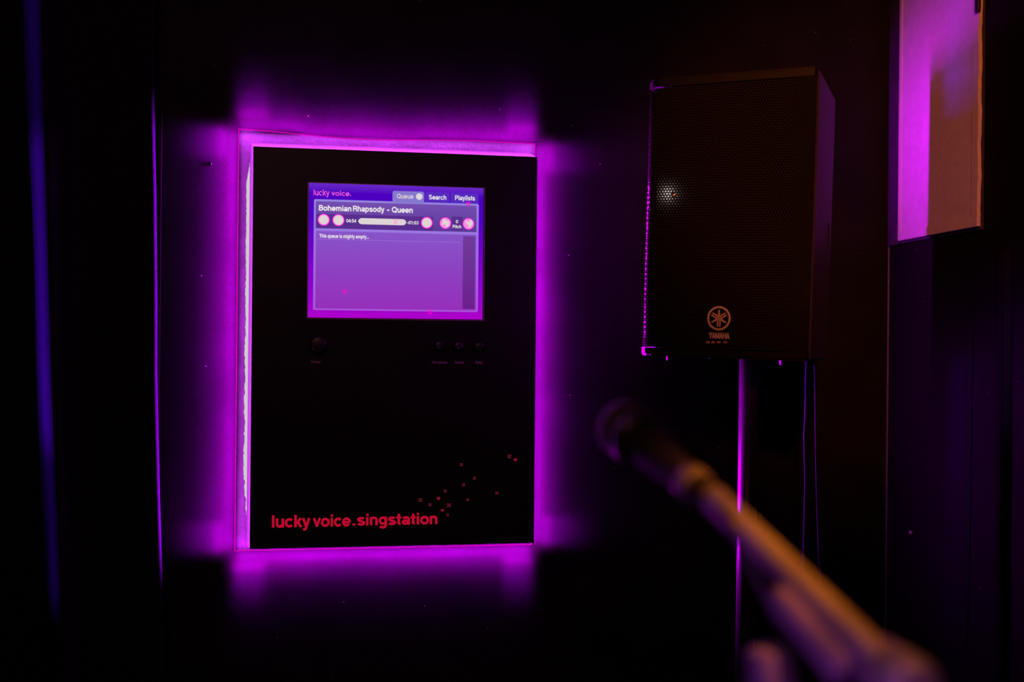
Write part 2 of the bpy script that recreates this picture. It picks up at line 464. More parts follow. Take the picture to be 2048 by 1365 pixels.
ENDS = dict(left=(rz0, RZL), right=(rz0, RZR), top=(rx0, rx1), bottom=(rx0, rx1))
for side, (a, b) in ENDS.items():
    n = b - a; g = GL[side]
    edge_strip(side, a, b, .030, 57, 74, g * 1.25 * n, MAG)
    edge_strip(side, a, b, .028, 27, 44, VG[side] * n, VIO)
    cl = .055
    for p, q in ((a, a + cl), (b - cl, b)):      # extra lights added to brighten the glow at each corner
        edge_strip(side, p, q, .034, 44, 32, g * .60 * cl, MAG)
        edge_strip(side, p, q, .034, 26, 26, g * .42 * cl, VIO)
# low outward tape on the right side, reaching across to the loudspeaker and the right wall
area('led_strip_light', (rx1 + .002, YW - .0045, (rz0 + RZR) / 2), (1, -.40, 0), .004, RZR - rz0, 1.05, MAG, 62)
area('led_strip_light', (rx0 - .002, YW - .0045, (rz0 + RZL) / 2), (-1, -.50, 0), .004, RZL - rz0, 9.0, (.40, 0.0, 1.0), 50)
area('led_strip_light', (rx0 + .05, YW - .0055, (rz0 + RZL) / 2), (1, -.18, 0), .004, (RZL - rz0) * .97, .45, MAG, 16)
area('led_strip_light', (rx1 + .003, YW - .006, (rz0 + RZR) / 2), (.55, -1, 0), .006, RZR - rz0, 20.0, MAG, 64)  # extra strip added to brighten the loudspeaker's left edge and the pole
area('led_strip_light', (rx1 + .003, YW - .006, RZR - .03), (1, -.25, .1), .006, .06, .42, MAG, 44)
# inward-facing tape, one length per side
area('led_strip_light', (rx0 + .002, hY, (rz0 + RZL) / 2), (1, 0, 0), .008, RZL - rz0, INN, LIL)
area('led_strip_light', (rx1 - .002, hY, (rz0 + RZR) / 2), (-1, 0, 0), .008, RZR - rz0, INN * .5, LIL)
area('led_strip_light', (xc, hY, (RZL + RZR) / 2 - .002), (0, 0, -1), Lx, .008, INN * 1.1, LIL, up=(0, 1, 0))
area('led_strip_light', (xc, hY, rz0 + .002), (0, 0, 1), Lx, .008, INN, MAG, up=(0, 1, 0))


# --- the display
def Z(u, v, y=YF):
    """a spot on the panel measured in the close-up of the display"""
    return on_y(600 + u / 4.549, 350 + v / 4.549, y)


s0 = Z(72, 1306); s1 = Z(1664, 98)
sx0 = (Z(82, 72).x + Z(72, 1300).x) / 2; sx1 = (Z(1668, 125).x + Z(1660, 1315).x) / 2
sz1 = (Z(82, 72).z + Z(1668, 125).z) / 2; sz0 = (Z(72, 1300).z + Z(1660, 1315).z) / 2
bg = glow_grad('display_background', [(0.0, (172, 0, 200)), (0.14, (150, 0, 205)), (0.45, (118, 0, 200)), (0.75, (78, 0, 195)), (0.93, (76, 0, 190)), (1.0, (105, 40, 200))], sz0, sz1)
screen = obj('screen', box(sx0, sx1, YF - .0012, YF - .0002, sz0, sz1), bg, kiosk, inv=KI)
screen['label'] = 'lit purple touchscreen showing a song queue'
bez = mat('screen_rim', (0.42, 0.36, 0.38), rough=0.4, metal=0.2)
bm = bmesh.new(); w = .0022
add_box(bm, sx1 + .0012, sx1 + .0012 + w, YF - .003, YF, sz0 - .003, sz1 + .002)
add_box(bm, sx0 - .002, sx1 + .003, YF - .003, YF, sz1, sz1 + .0014)
add_box(bm, sx0 - .0024, sx0 - .0002, YF - .003, YF, sz0 - .003, sz1)
add_box(bm, sx0 - .002, sx1 + .003, YF - .003, YF, sz0 - .003, sz0 - .0012)
obj('screen_rim', bm, bez, kiosk, inv=KI)
LAYER = [0]


def rrect(name, p, q, r, m, lay, top_only=False, thick=.0005):
    """rounded rectangle on the display between two opposite spots"""
    y = YF - .0015 - lay * .0002
    a, b = Z(*p), Z(*q); x0, x1 = a.x, b.x; z1, z0 = a.z, b.z
    pts = []
    for cx, cz, a0, rr in ((x1 - r, z1 - r, 0, r), (x0 + r, z1 - r, 90, r), (x0 + r, z0 + r, 180, 0 if top_only else r), (x1 - r, z0 + r, 270, 0 if top_only else r)):
        if rr == 0:
            pts.append((x0 if a0 == 180 else x1, y, z0)); continue
        for k in range(7):
            t = math.radians(a0 + k * 15); pts.append((cx + rr * math.cos(t), y, cz + rr * math.sin(t)))
    return obj(name, add_prism(bmesh.new(), pts, thick), m, screen, inv=KI)


def disc(name, c, rpx, m, lay):
    y = YF - .0015 - lay * .0002; p = Z(*c); r = rpx / 4.549 * .000967
    pts = [(p.x + r * math.cos(2 * PI * k / 32), y, p.z + r * math.sin(2 * PI * k / 32)) for k in range(32)]
    return obj(name, add_prism(bmesh.new(), pts, .0001), m, screen, inv=KI)


def txt(name, body, u0, u1, vb, vc, m, lay, bold=0.0, parent=None, ref=None, space=1.0):
    a = Z(u0, vb); b = Z(u1, vc); um = (u0 + u1) / 2
    zb = Z(um, vb).z; zcp = Z(um, vc).z
    return obj(name, text_bm(body, a.x, b.x, zb, zcp, YF - .0015 - lay * .0002, .0001, bold, space, ref=ref), m, parent or screen, inv=KI)


lav = glow_grad('window_border', [(0, (165, 85, 215)), (.5, (160, 110, 225)), (1, (150, 130, 225))], Z(700, 1250).z, Z(700, 220).z)
rrect('window_border', (128, 221), (1617, 1250), .003, lav, 0)
tab_on = glow('active_tab', (134, 120, 205)); tab_off = glow('idle_tab', (86, 42, 190))
rrect('tab', (842, 146), (1128, 262), .004, tab_on, 1, True)
rrect('tab', (1136, 156), (1360, 254), .004, tab_off, 0, True)
rrect('tab', (1370, 164), (1624, 262), .004, tab_off, 0, True)
rrect('song_panel', (145, 240), (1604, 523), .001, glow_grad('song_panel', [(0, (92, 55, 150)), (1, (118, 78, 178))], Z(700, 510).z, Z(700, 240).z), 1)
strip_m = glow('control_band', (88, 46, 142))
rrect('control_band', (150, 354), (1210, 512), .001, strip_m, 2)
rrect('control_band', (1380, 380), (1480, 510), .001, strip_m, 2)
rrect('queue_panel', (145, 510), (1597, 1235), .002, glow_grad('queue_panel', [(0, (150, 46, 186)), (.45, (142, 62, 192)), (1, (135, 84, 200))], Z(700, 1235).z, Z(700, 520).z), 1)
rrect('scrollbar', (1483, 558), (1588, 1222), .001, glow_grad('scrollbar', [(0, (108, 30, 140)), (1, (112, 58, 155))], Z(1500, 1222).z, Z(1500, 555).z), 2)
dl = [Z(160, 584), Z(1468, 618)]; dzl = (dl[0].z + dl[1].z) / 2
obj('divider_line', box(dl[0].x, dl[1].x, YF - .0021, YF - .0020, dzl - .0003, dzl + .0003), glow('divider_line', (172, 120, 215)), screen, inv=KI)
pinkrim = glow('button_rim', (248, 60, 215)); pinkf = glow('button_face_pink', (250, 140, 225)); cream = glow('display_cream', (222, 212, 212))
halo = glow('button_halo', (120, 10, 165))
for (c, inner) in (((216, 410), 42), ((350, 413), 44), ((1153, 437), 43), ((1322, 440), 0), ((1532, 447), 0)):
    disc('button_rim', c, 57, halo, 3); disc('button_rim', c, 53, pinkrim, 4); disc('button_face', c, 47, pinkf, 5)
    if inner: disc('button_face', c, inner - 2, cream, 6)
# icons: plus/minus style arrows of the two pitch buttons
def poly(name, pts, m, lay):
    y = YF - .0015 - lay * .0002
    P = [Z(*p) for p in pts]; return obj(name, add_prism(bmesh.new(), [(p.x, y, p.z) for p in P], .0001), m, screen, inv=KI)
poly('button_icon', [(1288, 462), (1300, 408), (1318, 402), (1334, 428), (1346, 408), (1358, 436), (1352, 466), (1326, 476), (1318, 448)], cream, 6)
poly('button_icon', [(1500, 412), (1520, 424), (1532, 436), (1548, 412), (1566, 420), (1568, 450), (1546, 478), (1522, 480), (1536, 462), (1516, 448)], cream, 6)
rrect('progress_bar', (530, 394), (966, 461), .0070, cream, 3)
rrect('progress_marker', (854, 402), (884, 452), .001, glow('progress_marker', (245, 178, 215)), 4)
disc('queue_count', (1085, 199), 30, glow('queue_count', (224, 214, 220)), 3)
pink = glow('display_pink', (255, 92, 220)); white = glow('display_white', (236, 226, 232))
txt('title_lettering', 'lucky', 124, 268, 190, 134, pink, 2, -.008)
txt('title_lettering', 'voice.', 286, 464, 193, 146, pink, 2, -.008)
txt('tab_lettering', 'Queue', 880, 1032, 217, 174, glow('tab_text_soft', (214, 198, 212)), 3, .012)
txt('tab_lettering', 'Search', 1172, 1330, 227, 184, white, 3, .008)
txt('tab_lettering', 'Playlists', 1410, 1592, 233, 190, white, 3, .008)
txt('song_lettering', 'Bohemian', 172, 468, 330, 279, white, 3, .015)
txt('song_lettering', 'Rhapsody', 482, 768, 337, 286, white, 3, .015)
txt('song_lettering', '-', 792, 812, 345, 286, white, 3, .015)
txt('song_lettering', 'Queen', 834, 1026, 346, 294, white, 3, .015)
txt('time_lettering', '04:54', 421, 511, 435, 404, white, 3, .012)
txt('time_lettering', '-01:03', 975, 1078, 452, 421, white, 3, .012)
txt('pitch_lettering', '0', 1417, 1438, 441, 411, white, 3, .012)
txt('pitch_lettering', 'Pitch', 1388, 1466, 487, 457, white, 3, .012)
txt('queue_lettering', 'This queue is mighty empty...', 176, 628, 577, 543, white, 3, .015)


def add_cross(bm, cx, cz, y, s, t=.0004, ph=0.0):
    """small four-petal x of five dots"""
    for dx, dz, k in ((0, 0, .34), (-1, -1, .40), (1, -1, .40), (-1, 1, .40), (1, 1, .40)):
        c = Vector((cx + (dx * math.cos(ph) - dz * math.sin(ph)) * s * .6, y, cz + (dz * math.cos(ph) + dx * math.sin(ph)) * s * .6))
        add_prism(bm, [c + Vector((math.cos(a) * s * k, 0, math.sin(a) * s * k)) for a in [PI / 4 * q for q in range(8)]], t)


def add_heart(bm, cx, cz, y, s, t=.0004):
    pts = []
    for k in range(20):
        a = 2 * PI * k / 20
        pts.append((cx + s * math.sin(a) ** 3, y, cz + s * (13 * math.cos(a) - 5 * math.cos(2 * a) - 2 * math.cos(3 * a) - math.cos(4 * a)) / 16))
    add_prism(bm, pts, t)


pm = glow('petal_mark', (255, 0, 200))
for u, v in ((1530, 263), (410, 1063), (1185, 1250)):
    p = Z(u, v); bm = bmesh.new(); add_cross(bm, p.x, p.z, YF - .0026, .0040, .0001); obj('petal_mark', bm, pm, screen, inv=KI)

# --- knobs and their print
knob_m = mat('knob_black', (0.022, 0.016, 0.018), rough=0.35, spec=0.5)
dot_m = mat('knob_pointer_white', (0.75, 0.7, 0.68), rough=0.5)
print_m = mat('grey_print', (0.62, 0.52, 0.55), rough=0.6, var=.3, scale=900)
for (kx, ky, r, dx, dy) in ((637, 690, .0185, 623, 701), (878, 692, .0105, 878, 695), (916, 693, .0105, 917, 696), (957, 694, .0105, 961, 701)):
    c = on_y(kx, ky, YF)
    prof = [(0, r), (.003, r), (.004, r * .93), (.014, r * .86), (.0158, r * .80), (.0165, r * .68), (.0165, .0001)]
    kn = obj('knob', lathe(c, (0, -1, 0), prof, 36), knob_m, kiosk, True, inv=KI)
    d = on_y(dx, dy, YF - .0165); e = d - Vector((c.x, YF - .0165, c.z))
    if e.length > r * .72: d = Vector((c.x, YF - .0165, c.z)) + e.normalized() * r * .66
    obj('knob_pointer', lathe(d, (0, -1, 0), [(-.0005, .0011), (.0004, .0011), (.0006, .0007), (.0006, .0001)], 10), dot_m, kn, inv=KI)


def panel_text(body, a, b, base, cap, m, bold, y=YF, name='lettering', ref=None, thick=.0003):
    p = on_y(a, base, y); q = on_y(b, base, y); t = on_y((a + b) / 2, cap, y); s = on_y((a + b) / 2, base, y)
    return obj(name, text_bm(body, p.x, q.x, s.z, t.z, y - thick, thick, bold, ref=ref), m, kiosk, inv=KI)


panel_text('Volume', 621, 641, 727, 721.2, print_m, .02, name='knob_lettering')
panel_text('Microphone', 864, 895, 728, 722.2, print_m, .02, name='knob_lettering')
panel_text('Reverb', 910, 928, 728, 722.4, print_m, .02, name='knob_lettering')
panel_text('Delay', 951, 965.5, 728, 722.4, print_m, .02, name='knob_lettering')
# --- emissive red name along the bottom and its emissive petals and hearts
red = glow('red_emission', (186, 10, 46)); red2 = glow('red_emission_dim', (104, 24, 40)); red3 = glow('heart_emission', (140, 14, 48))
L = lambda u, v: (520 + u / 5.389, 980 + v / 5.389)


def slope_text(body, u0, u1, vb0, vb1, hx, bold, ref):
    """lettering whose baseline follows the panel"""
    a = on_y(*L(u0, vb0), YF); b = on_y(*L(u1, vb1), YF); zb = (a.z + b.z) / 2
    t = on_y(*L((u0 + u1) / 2, (vb0 + vb1) / 2 - hx), YF)
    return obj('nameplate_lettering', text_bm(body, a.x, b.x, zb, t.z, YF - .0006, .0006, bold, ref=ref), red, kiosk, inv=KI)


slope_text('lucky', 128, 543, 408, 404, 132, .012, None)
slope_text('voice', 570, 978, 402, 394, 128, .012, None)
slope_text('singstation', 1046, 1912, 388, 370, 122, .012, None)
bm = bmesh.new(); p = on_y(*L(1012, 376), YF); add_heart(bm, p.x, p.z, YF - .0006, .0030, .0006)
Q = lambda u, v: on_y(780 + u / 3.413, 860 + v / 3.413, YF)
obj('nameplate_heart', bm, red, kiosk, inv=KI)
for u, v, s in ((815, 182, 1.1), (487, 239, .85), (577, 331, .85), (502, 376, .9), (377, 419, .9), (207, 481, 1.05), (273, 512, .85), (402, 516, 1.1), (393, 582, .8), (530, 478, .8), (729, 433, .85)):
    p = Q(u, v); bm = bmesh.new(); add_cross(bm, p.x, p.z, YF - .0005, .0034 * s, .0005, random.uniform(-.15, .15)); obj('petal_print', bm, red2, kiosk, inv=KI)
for u, v, s in ((856, 205, 1), (331, 470, 1), (358, 551, .9)):
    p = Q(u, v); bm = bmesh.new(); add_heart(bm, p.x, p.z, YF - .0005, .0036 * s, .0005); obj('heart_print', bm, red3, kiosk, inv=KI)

# dark nail left in the wall
p = on_y(421, 329, YW)
tag(obj('wall_nail', lathe((p.x, YW + .002, p.z), (0, -1, 0), [(0, .0022), (.006, .0022), (.0062, .0042), (.0085, .0042), (.009, .0001)], 12), mat('nail_dark', (.03, .03, .03), rough=.25, metal=.8), None, True), 'small dark nail in the wall, left of the glowing panel near its top corner', 'nail')

# ------------------------------------------------------------------ loudspeaker
SW, SH, SD = .276, .468, .315
syaw, spit, srol = math.radians(-32.79348979), math.radians(.19048515), math.radians(1.40346926)
SM = Matrix.Rotation(syaw, 4, 'Z') @ Matrix.Rotation(spit, 4, 'X') @ Matrix.Rotation(srol, 4, 'Y')
spk = thing('loudspeaker', 'black loudspeaker with perforated front grille on a pole, badge near its bottom edge', 'speaker', (.58524899, 1.57059528, 1.5 - .02351779), SM.to_quaternion())
SPW = Matrix.Translation(spk.location) @ SM
cab_m = mat('speaker_cabinet_black', (0.055, 0.045, 0.055), rough=0.55, spec=0.4, scale=120, bump=.15)
hx = SW / 2
bm = bmesh.new()
prof = [(-hx - .002, .030), (-hx + .020, .011), (-hx + .040, .005), (hx - .006, .005), (hx, .012), (hx, .225), (hx - .036, SD), (-hx + .014, SD), (-hx - .002, .270)]
add_prism(bm, [(x, y, 0) for x, y in prof], SH, Vector((0, 0, 1)))
bmesh.ops.bevel(bm, geom=[e for e in bm.edges if abs(e.verts[0].co.z - e.verts[1].co.z) < 1e-6], offset=.004, segments=2, affect='EDGES')
obj('cabinet', bm, cab_m, spk)
# perforated grille wrapped over the front, rounded at both sides
gm = grille_mat(); R = .022; GXL = -hx - .005
path = []
for k in range(7):
    t = PI / 2 * k / 6; path.append((GXL + .0005 + R - R * math.cos(t), -.002 + R - R * math.sin(t)))
gx1 = hx - .034
for k in range(1, 12): path.append((GXL + R + (gx1 - GXL - R) * k / 11, -.002))
bm = bmesh.new(); uvl = bm.loops.layers.uv.new('UVMap')
z0, z1 = .014, SH - .016
arc = [0.0]
for a, b in zip(path, path[1:]): arc.append(arc[-1] + math.hypot(b[0] - a[0], b[1] - a[1]))
r0 = [bm.verts.new((x, y, z0)) for x, y in path]; r1 = [bm.verts.new((x, y, z1)) for x, y in path]
uvd = {}
for i, v in enumerate(r0): uvd[v] = (arc[i], z0)
for i, v in enumerate(r1): uvd[v] = (arc[i], z1)
for i in range(len(path) - 1): bm.faces.new((r0[i], r0[i + 1], r1[i + 1], r1[i]))
inner = [bm.verts.new((x + .001 if i < 6 else x, y + .003, z)) for z in (z0, z1) for i, (x, y) in enumerate(path)]
nP = len(path); i0, i1 = inner[:nP], inner[nP:]
for i in range(nP):
    uvd[i0[i]] = (arc[i], z0); uvd[i1[i]] = (arc[i], z1)
for i in range(nP - 1):
    bm.faces.new((i0[i], i1[i], i1[i + 1], i0[i + 1])); bm.faces.new((r0[i], i0[i], i0[i + 1], r0[i + 1])); bm.faces.new((r1[i], r1[i + 1], i1[i + 1], i1[i]))
bm.faces.new((r0[0], r1[0], i1[0], i0[0])); bm.faces.new((r0[-1], i0[-1], i1[-1], r1[-1]))
for f in bm.faces:
    for lp in f.loops: lp[uvl].uv = uvd[lp.vert]
g = obj('grille', bm, gm, spk, True)
for pgn in g.data.polygons: pgn.use_smooth = abs(pgn.normal.y) < .985
g['label'] = 'black perforated metal front grille'
# plain lips above and below the grille and the smooth strip on the right
lip = mat('speaker_lip_black', (0.005, 0.0040, 0.0040), rough=0.4, spec=.2, scale=80)
def lip_bm(z0, z1):
    bm = bmesh.new(); p = [(GXL + R - R * math.cos(PI / 2 * k / 8), -.003 + R - R * math.sin(PI / 2 * k / 8)) for k in range(9)]
    p += [(hx - .006, -.003), (hx - .002, .001), (hx - .002, .014), (-hx + .036, .014), (-hx + .012, .034), (GXL, .030)]
    add_prism(bm, [(x, y, z0) for x, y in p], z1 - z0, Vector((0, 0, 1)))
    zz = z1 if z0 > .1 else z0
    bmesh.ops.bevel(bm, geom=[e for e in bm.edges if all(abs(v.co.z - zz) < 1e-6 for v in e.verts)], offset=.0035, segments=3, affect='EDGES')
    return bm


obj('top_lip', lip_bm(SH - .014, SH + .0005), lip, spk)
obj('bottom_lip', lip_bm(-.0005, .013), lip, spk)
obj('front_strip', box(gx1 + .0004, hx - .003, -.0018, .012, .0135, SH - .0145), mat('strip_matt_black', (.006, .005, .005), rough=.8, spec=.15), spk)
# handle recess on the right side
obj('side_handle', box(hx - .004, hx + .002, .175, .188, .195, .240, .0018), mat('handle_black', (.006, .005, .006), rough=.7), spk)
foot_m = mat('rubber_foot', (.12, .10, .12), rough=.6)
for fx, fy in ((-hx + .042, .02), (hx - .045, .02), (-hx + .065, .225), (hx - .035, .225)):
    obj('rubber_foot', lathe((fx, fy, 0), (0, 0, -1), [(-.002, .0045), (.006, .0045), (.008, .0035), (.008, .0001)], 14), foot_m, spk)
# socket under the cabinet for the pole
SI = SPW.inverted()


def sp_local(px, py, yl=-.002):
    """point of the speaker's front plane seen at a place in the frame"""
    o_ = SI @ EYE; d_ = SI.to_3x3() @ ray(px, py); t_ = (yl - o_.y) / d_.y; return o_ + d_ * t_


badge_m = mat('badge_metal', (.90, .74, .66), rough=.55, metal=.0, scale=300, var=.15)
bc = sp_local(1438, 637); br = (sp_local(1461, 637) - sp_local(1415, 637)).length / 2
bz = (sp_local(1438, 613) - sp_local(1438, 661)).length / 2
yb = -.0036
bm = bmesh.new(); N = 48
for rr in (0,):
    outer = [(math.cos(2 * PI * k / N), math.sin(2 * PI * k / N)) for k in range(N)]
    vs = []
    for rad, yy in ((1.0, yb), (.86, yb), (.86, yb + .0016), (1.0, yb + .0016)):
        vs.append([bm.verts.new((bc.x + c * br * rad, yy, bc.z + s * bz * rad)) for c, s in outer])
    for j in range(4):
        a, b = vs[j], vs[(j + 1) % 4]
        for k in range(N): bm.faces.new((a[k], a[(k + 1) % N], b[(k + 1) % N], b[k]))


def fork(bm, ang):
    """one tuning fork: handle from the rim end, two prongs past the centre"""
    ca, sa = math.cos(ang), math.sin(ang)

    def q(l, w): return (bc.x + (ca * l - sa * w) * br, yb + .0002, bc.z + (sa * l + ca * w) * bz)
    for pts in ([(.74, -.02), (.70, .055), (.30, .10), (.22, .15), (-.02, .15), (-.02, -.15), (.22, -.15), (.30, -.10), (.70, -.055), (.74, .02)][::1],):
        P = [(.76, 0), (.62, .06), (.30, .07), (.18, .15), (-.10, .15), (-.10, -.15), (.18, -.15), (.30, -.07), (.62, -.06)]
        add_prism(bm, [q(*p) for p in P], .0013)
    for sgn in (-1, 1):
        P = [(-.05, sgn * .05), (-.70, sgn * .05), (-.70, sgn * .15), (-.05, sgn * .15)]
        add_prism(bm, [q(*p) for p in P], .0013)


for a in (90, 210, 330): fork(bm, math.radians(a))
obj('badge', bm, badge_m, spk)['label'] = 'pale round badge of three crossed tuning forks'
a = sp_local(1418, 677); b = sp_local(1459, 677); t = sp_local(1438, 666)
obj('badge_lettering', text_bm('YAMAHA', a.x, b.x, a.z, t.z, -.0036, .0012, .02), badge_m, spk)
# ribbed scuffed line just under the lettering, on the lip
bm = bmesh.new()
for u in (1416.5, 1427, 1438, 1451):
    p = sp_local(u, 685); add_box(bm, p.x - .003, p.x + .003, -.0045, -.0025, p.z - .0016, p.z + .0014, .0008)
obj('model_marks', bm, mat('mark_orange', (.75, .42, .20), rough=.5), spk)
# small steel dome shaped in for the lamp's glint on the grille
p = sp_local(1347, 391)
obj('lamp_glint', lathe((p.x, -.001, p.z), (0, -1, 0), [(0, .0042), (.001, .0042), (.0022, .0030), (.0026, .0012), (.0026, .0001)], 18), mat('glint_steel', (.8, .76, .76), rough=.25, metal=.9), spk, True)

# ------------------------------------------------------------------ speaker stand
pt = SPW @ Vector((0.03, .14, 0)); 
pole_px_top, pole_px_bot = on_y(1480, 722, pt.y), on_y(1470, 1365, pt.y)
PR = .0165
base = Vector((pole_px_bot.x + PR - (pole_px_top.x - pole_px_bot.x) * 1.2, pt.y, 0)); top = Vector((pole_px_top.x + PR, pt.y, pole_px_top.z + .004))
stand = thing('speaker_stand', 'dark tubular floor stand holding up the black loudspeaker', 'speaker stand', base)
SI2 = Matrix.Translation(-base)
pole_m = mat('stand_pole_black', (.020, .015, .020), rough=.4, spec=.3, scale=50)
axis = (top - base).normalized()
pz = lambda z: base + axis * (z / axis.z)
obj('pole', tube([pz(.75), top], PR, 28), pole_m, stand, True, inv=SI2)
obj('lower_tube', tube([pz(.08), pz(.80)], PR + .004, 28), pole_m, stand, True, inv=SI2)
obj('collar', lathe(pz(.765), axis, [(0, PR + .004), (.004, PR + .010), (.032, PR + .010), (.036, PR + .001)], 28), mat('collar_black', (.05, .045, .05), rough=.4), stand, True, inv=SI2)
kb = pz(.783)
obj('clamp_knob', tube([kb + Vector((-.02, -.01, 0)), kb + Vector((-.045, -.03, 0)), kb + Vector((-.055, -.038, 0))], [.006, .006, .014], 14), mat('clamp_knob', (.35, .28, .28), rough=.3, metal=.5), stand, True, inv=SI2)
for k in range(3):
    a = math.radians(40 + k * 120); e = base + Vector((math.cos(a) * .42, math.sin(a) * .42, .012)) if k != 0 else base + Vector((math.cos(a) * .30, math.sin(a) * .22, .012))
    if e.y > YW - .03: e.y = YW - .03
    if e.x > XR - .03: e.x = XR - .03
    lg = obj('leg', tube([pz(.55), e], .010, 12), pole_m, stand, True, inv=SI2)
    obj('rubber_foot', tube([e - Vector((0, 0, .0119)), e + Vector((0, 0, .02))], .014, 12), foot_m, lg, inv=SI2)
# ------------------------------------------------------------------ cables
cab = mat('cable_black', (.025, .02, .025), rough=.45, spec=.4)
yc = pt.y + .05
pts = [on_y(u, v, yc) for u, v in ((1613, 727), (1613, 740), (1611, 830), (1609, 880), (1611, 960), (1609, 1060), (1607, 1140), (1606, 1230), (1603, 1365))]
pts.append(Vector((pts[-1].x - .02, pts[-1].y - .01, .30))); pts.append(Vector((pts[-1].x - .05, yc - .03, .004))); pts.append(pts[-1] + Vector((-.2, .05, 0)))
tag(obj('speaker_cable', tube(smooth_path(pts, 8), .0026, 10), cab, None, True), 'thin black cable hanging from the loudspeaker, nearer the stand pole', 'cable')
yc2 = pt.y + .10
pts = [on_y(u, v, yc2) for u, v in ((1629, 729), (1630, 760), (1631, 850), (1633, 960), (1636, 1060), (1641, 1160), (1646, 1215), (1650, 1365))]
pts.append(Vector((pts[-1].x + .02, pts[-1].y, .30))); pts.append(Vector((pts[-1].x + .03, yc2 - .02, .004))); pts.append(pts[-1] + Vector((.15, .03, 0)))
tag(obj('speaker_cable', tube(smooth_path(pts, 8), .0019, 10), cab, None, True), 'very thin black cable hanging from the loudspeaker, farther from the stand pole', 'cable')

# ------------------------------------------------------------------ framed board on the right wall
bt = .013
b0 = on_x(1795, 478, XR - bt); b1 = on_x(1954, 458, XR - bt)
zb = (b0.z + b1.z) / 2; ztop = zb + .62; ya, yb2 = b0.y, b1.y        # ya far, yb2 near
board = thing('framed_board', 'tall pale framed board on the right wall, half magenta and half amber lit', 'notice board', (XR, (ya + yb2) / 2, zb))
BI = Matrix.Translation(-Vector(board.location))
pale = mat('board_surface', (.62, .58, .60), rough=.75, scale=60, var=.06)
frm = mat('board_frame_pale', (.66, .60, .62), rough=.55, scale=60, var=.06)
fw = .018
obj('board_surface', box(XR - .011, XR - .006, yb2 + fw, ya - fw * .6, zb + fw, ztop - fw), pale, board, inv=BI)
fm = .010
obj('frame_rail', box(XR - bt, XR - .006, yb2, ya, zb, zb + fw, .001), frm, board, inv=BI)
obj('frame_rail', box(XR - bt, XR - .006, yb2, ya, ztop - fw, ztop, .001), frm, board, inv=BI)
obj('frame_stile', box(XR - bt, XR - .006, ya - fw * .6, ya, zb + fw, ztop - fw, .001), frm, board, inv=BI)
# near stile, slightly wavy on its outer edge
bm = bmesh.new(); nn = 40; pts = []
for k in range(nn + 1):
    z = zb + fw + (ztop - zb - 2 * fw) * k / nn
    pts.append((XR - bt, yb2 + .0012 * math.sin(k * .9) + .0008 * math.sin(k * 2.3), z))
poly_ = pts + [(XR - bt, yb2 + fw, ztop - fw), (XR - bt, yb2 + fw, zb + fw)]
add_prism(bm, poly_, bt - .006, Vector((1, 0, 0)))
obj('frame_stile', bm, frm, board, inv=BI)
obj('backing', box(XR - .006, XR, yb2, on_x(1778, 480, XR - .003).y, on_x(1785, 491, XR - .003).z, ztop), mat('board_backing', (.035, .02, .05), rough=.7), board, inv=BI)
cl = on_x(1954, 14, XR - bt - .004)
obj('clip', box(XR - bt - .006, XR - bt + .001, cl.y - .006, cl.y + .006, cl.z - .010, cl.z + .05, .003), mat('clip_black', (.006, .005, .006)), board, inv=BI)
# small bright screw in the right wall
p = on_x(1828, 1066, XR)
tag(obj('wall_hook', lathe((XR, p.y, p.z), (-1, 0, 0), [(-.001, .003), (.004, .003), (.006, .0045), (.009, .0045), (.010, .0001)], 12), mat('hook_metal', (.5, .45, .5), rough=.3, metal=.6), None, True), 'small shiny metal hook low on the black right wall', 'hook')

# ------------------------------------------------------------------ black curtain at the left
cur_m = mat('black_curtain_cloth', (.012, .010, .012), rough=.95, spec=.05, scale=200)
YC = YW - .055


def lerp(a, b, t): return a + (b - a) * t


def interp(tab, v):
    if v <= tab[0][0]: return tab[0][1]
    for (a, b), (c, d) in zip(tab, tab[1:]):
        if v <= c: return lerp(b, d, (v - a) / (c - a))
    return tab[-1][1]


edge = [(-600, 304), (0, 306), (130, 304.5), (230, 305), (400, 309), (600, 311), (750, 311), (850, 313), (1000, 317), (1130, 321), (1365, 324), (2800, 332)]
fold = [(-600, 82), (0, 90), (300, 97), (500, 104), (750, 112), (1000, 123), (1365, 136), (2800, 155)]
bm = bmesh.new(); rows = []
NV = 110; zt0, zb0 = 2.86, .01
prof = [(-3.0, .02), (-2.5, .0), (-2.0, .03), (-1.5, .0), (-1.0, .02), (-.95, .0)]
prof += [(-.80 + .05 * k, .058 * math.exp(-((-.80 + .05 * k) / .20) ** 2)) for k in range(17)]
prof += [(.03, .052), (.06, .030), (.10, .010), (.15, .002), (.3, .0), (.5, .003), (.72, .0), (.9, .002), (.96, .003), (.985, .003), (.998, .002), (1.0, .0005), (1.0, -.012), (.992, -.014), (.97, -.012)]
for i in range(NV + 1):
    z = lerp(zt0, zb0, i / NV)
    dep = YC * Fv.y; v = 682.5 + (1.5 - z) * F_PX / (YC * 1.0)
    xe = on_y(interp(edge, v), v, YC).x; xf = on_y(interp(fold, v), v, YC - .045).x
    amp = .75 + .25 * math.sin(i * .05)
    row = []
    for s, d in prof:
        x = xf + (xe - xf) * s
        if s < -.3: x = xf + (xe - xf) * s
        y = YC - d * (amp if 0 <= -.85 < s < .2 else 1)
        row.append(bm.verts.new((x, y + (.001 * math.sin(i * .21 + s * 5) if s < .9 else 0), z)))
    rows.append(row)
for a, b in zip(rows, rows[1:]):
    for k in range(len(prof) - 1): bm.faces.new((a[k], a[k + 1], b[k + 1], b[k]))
o = obj('curtain', bm, cur_m, None, True)
sd = o.modifiers.new('thickness', 'SOLIDIFY'); sd.thickness = .002; sd.offset = 0
tag(o, 'black curtain along the left wall, one soft fold catching blue light', 'curtain')
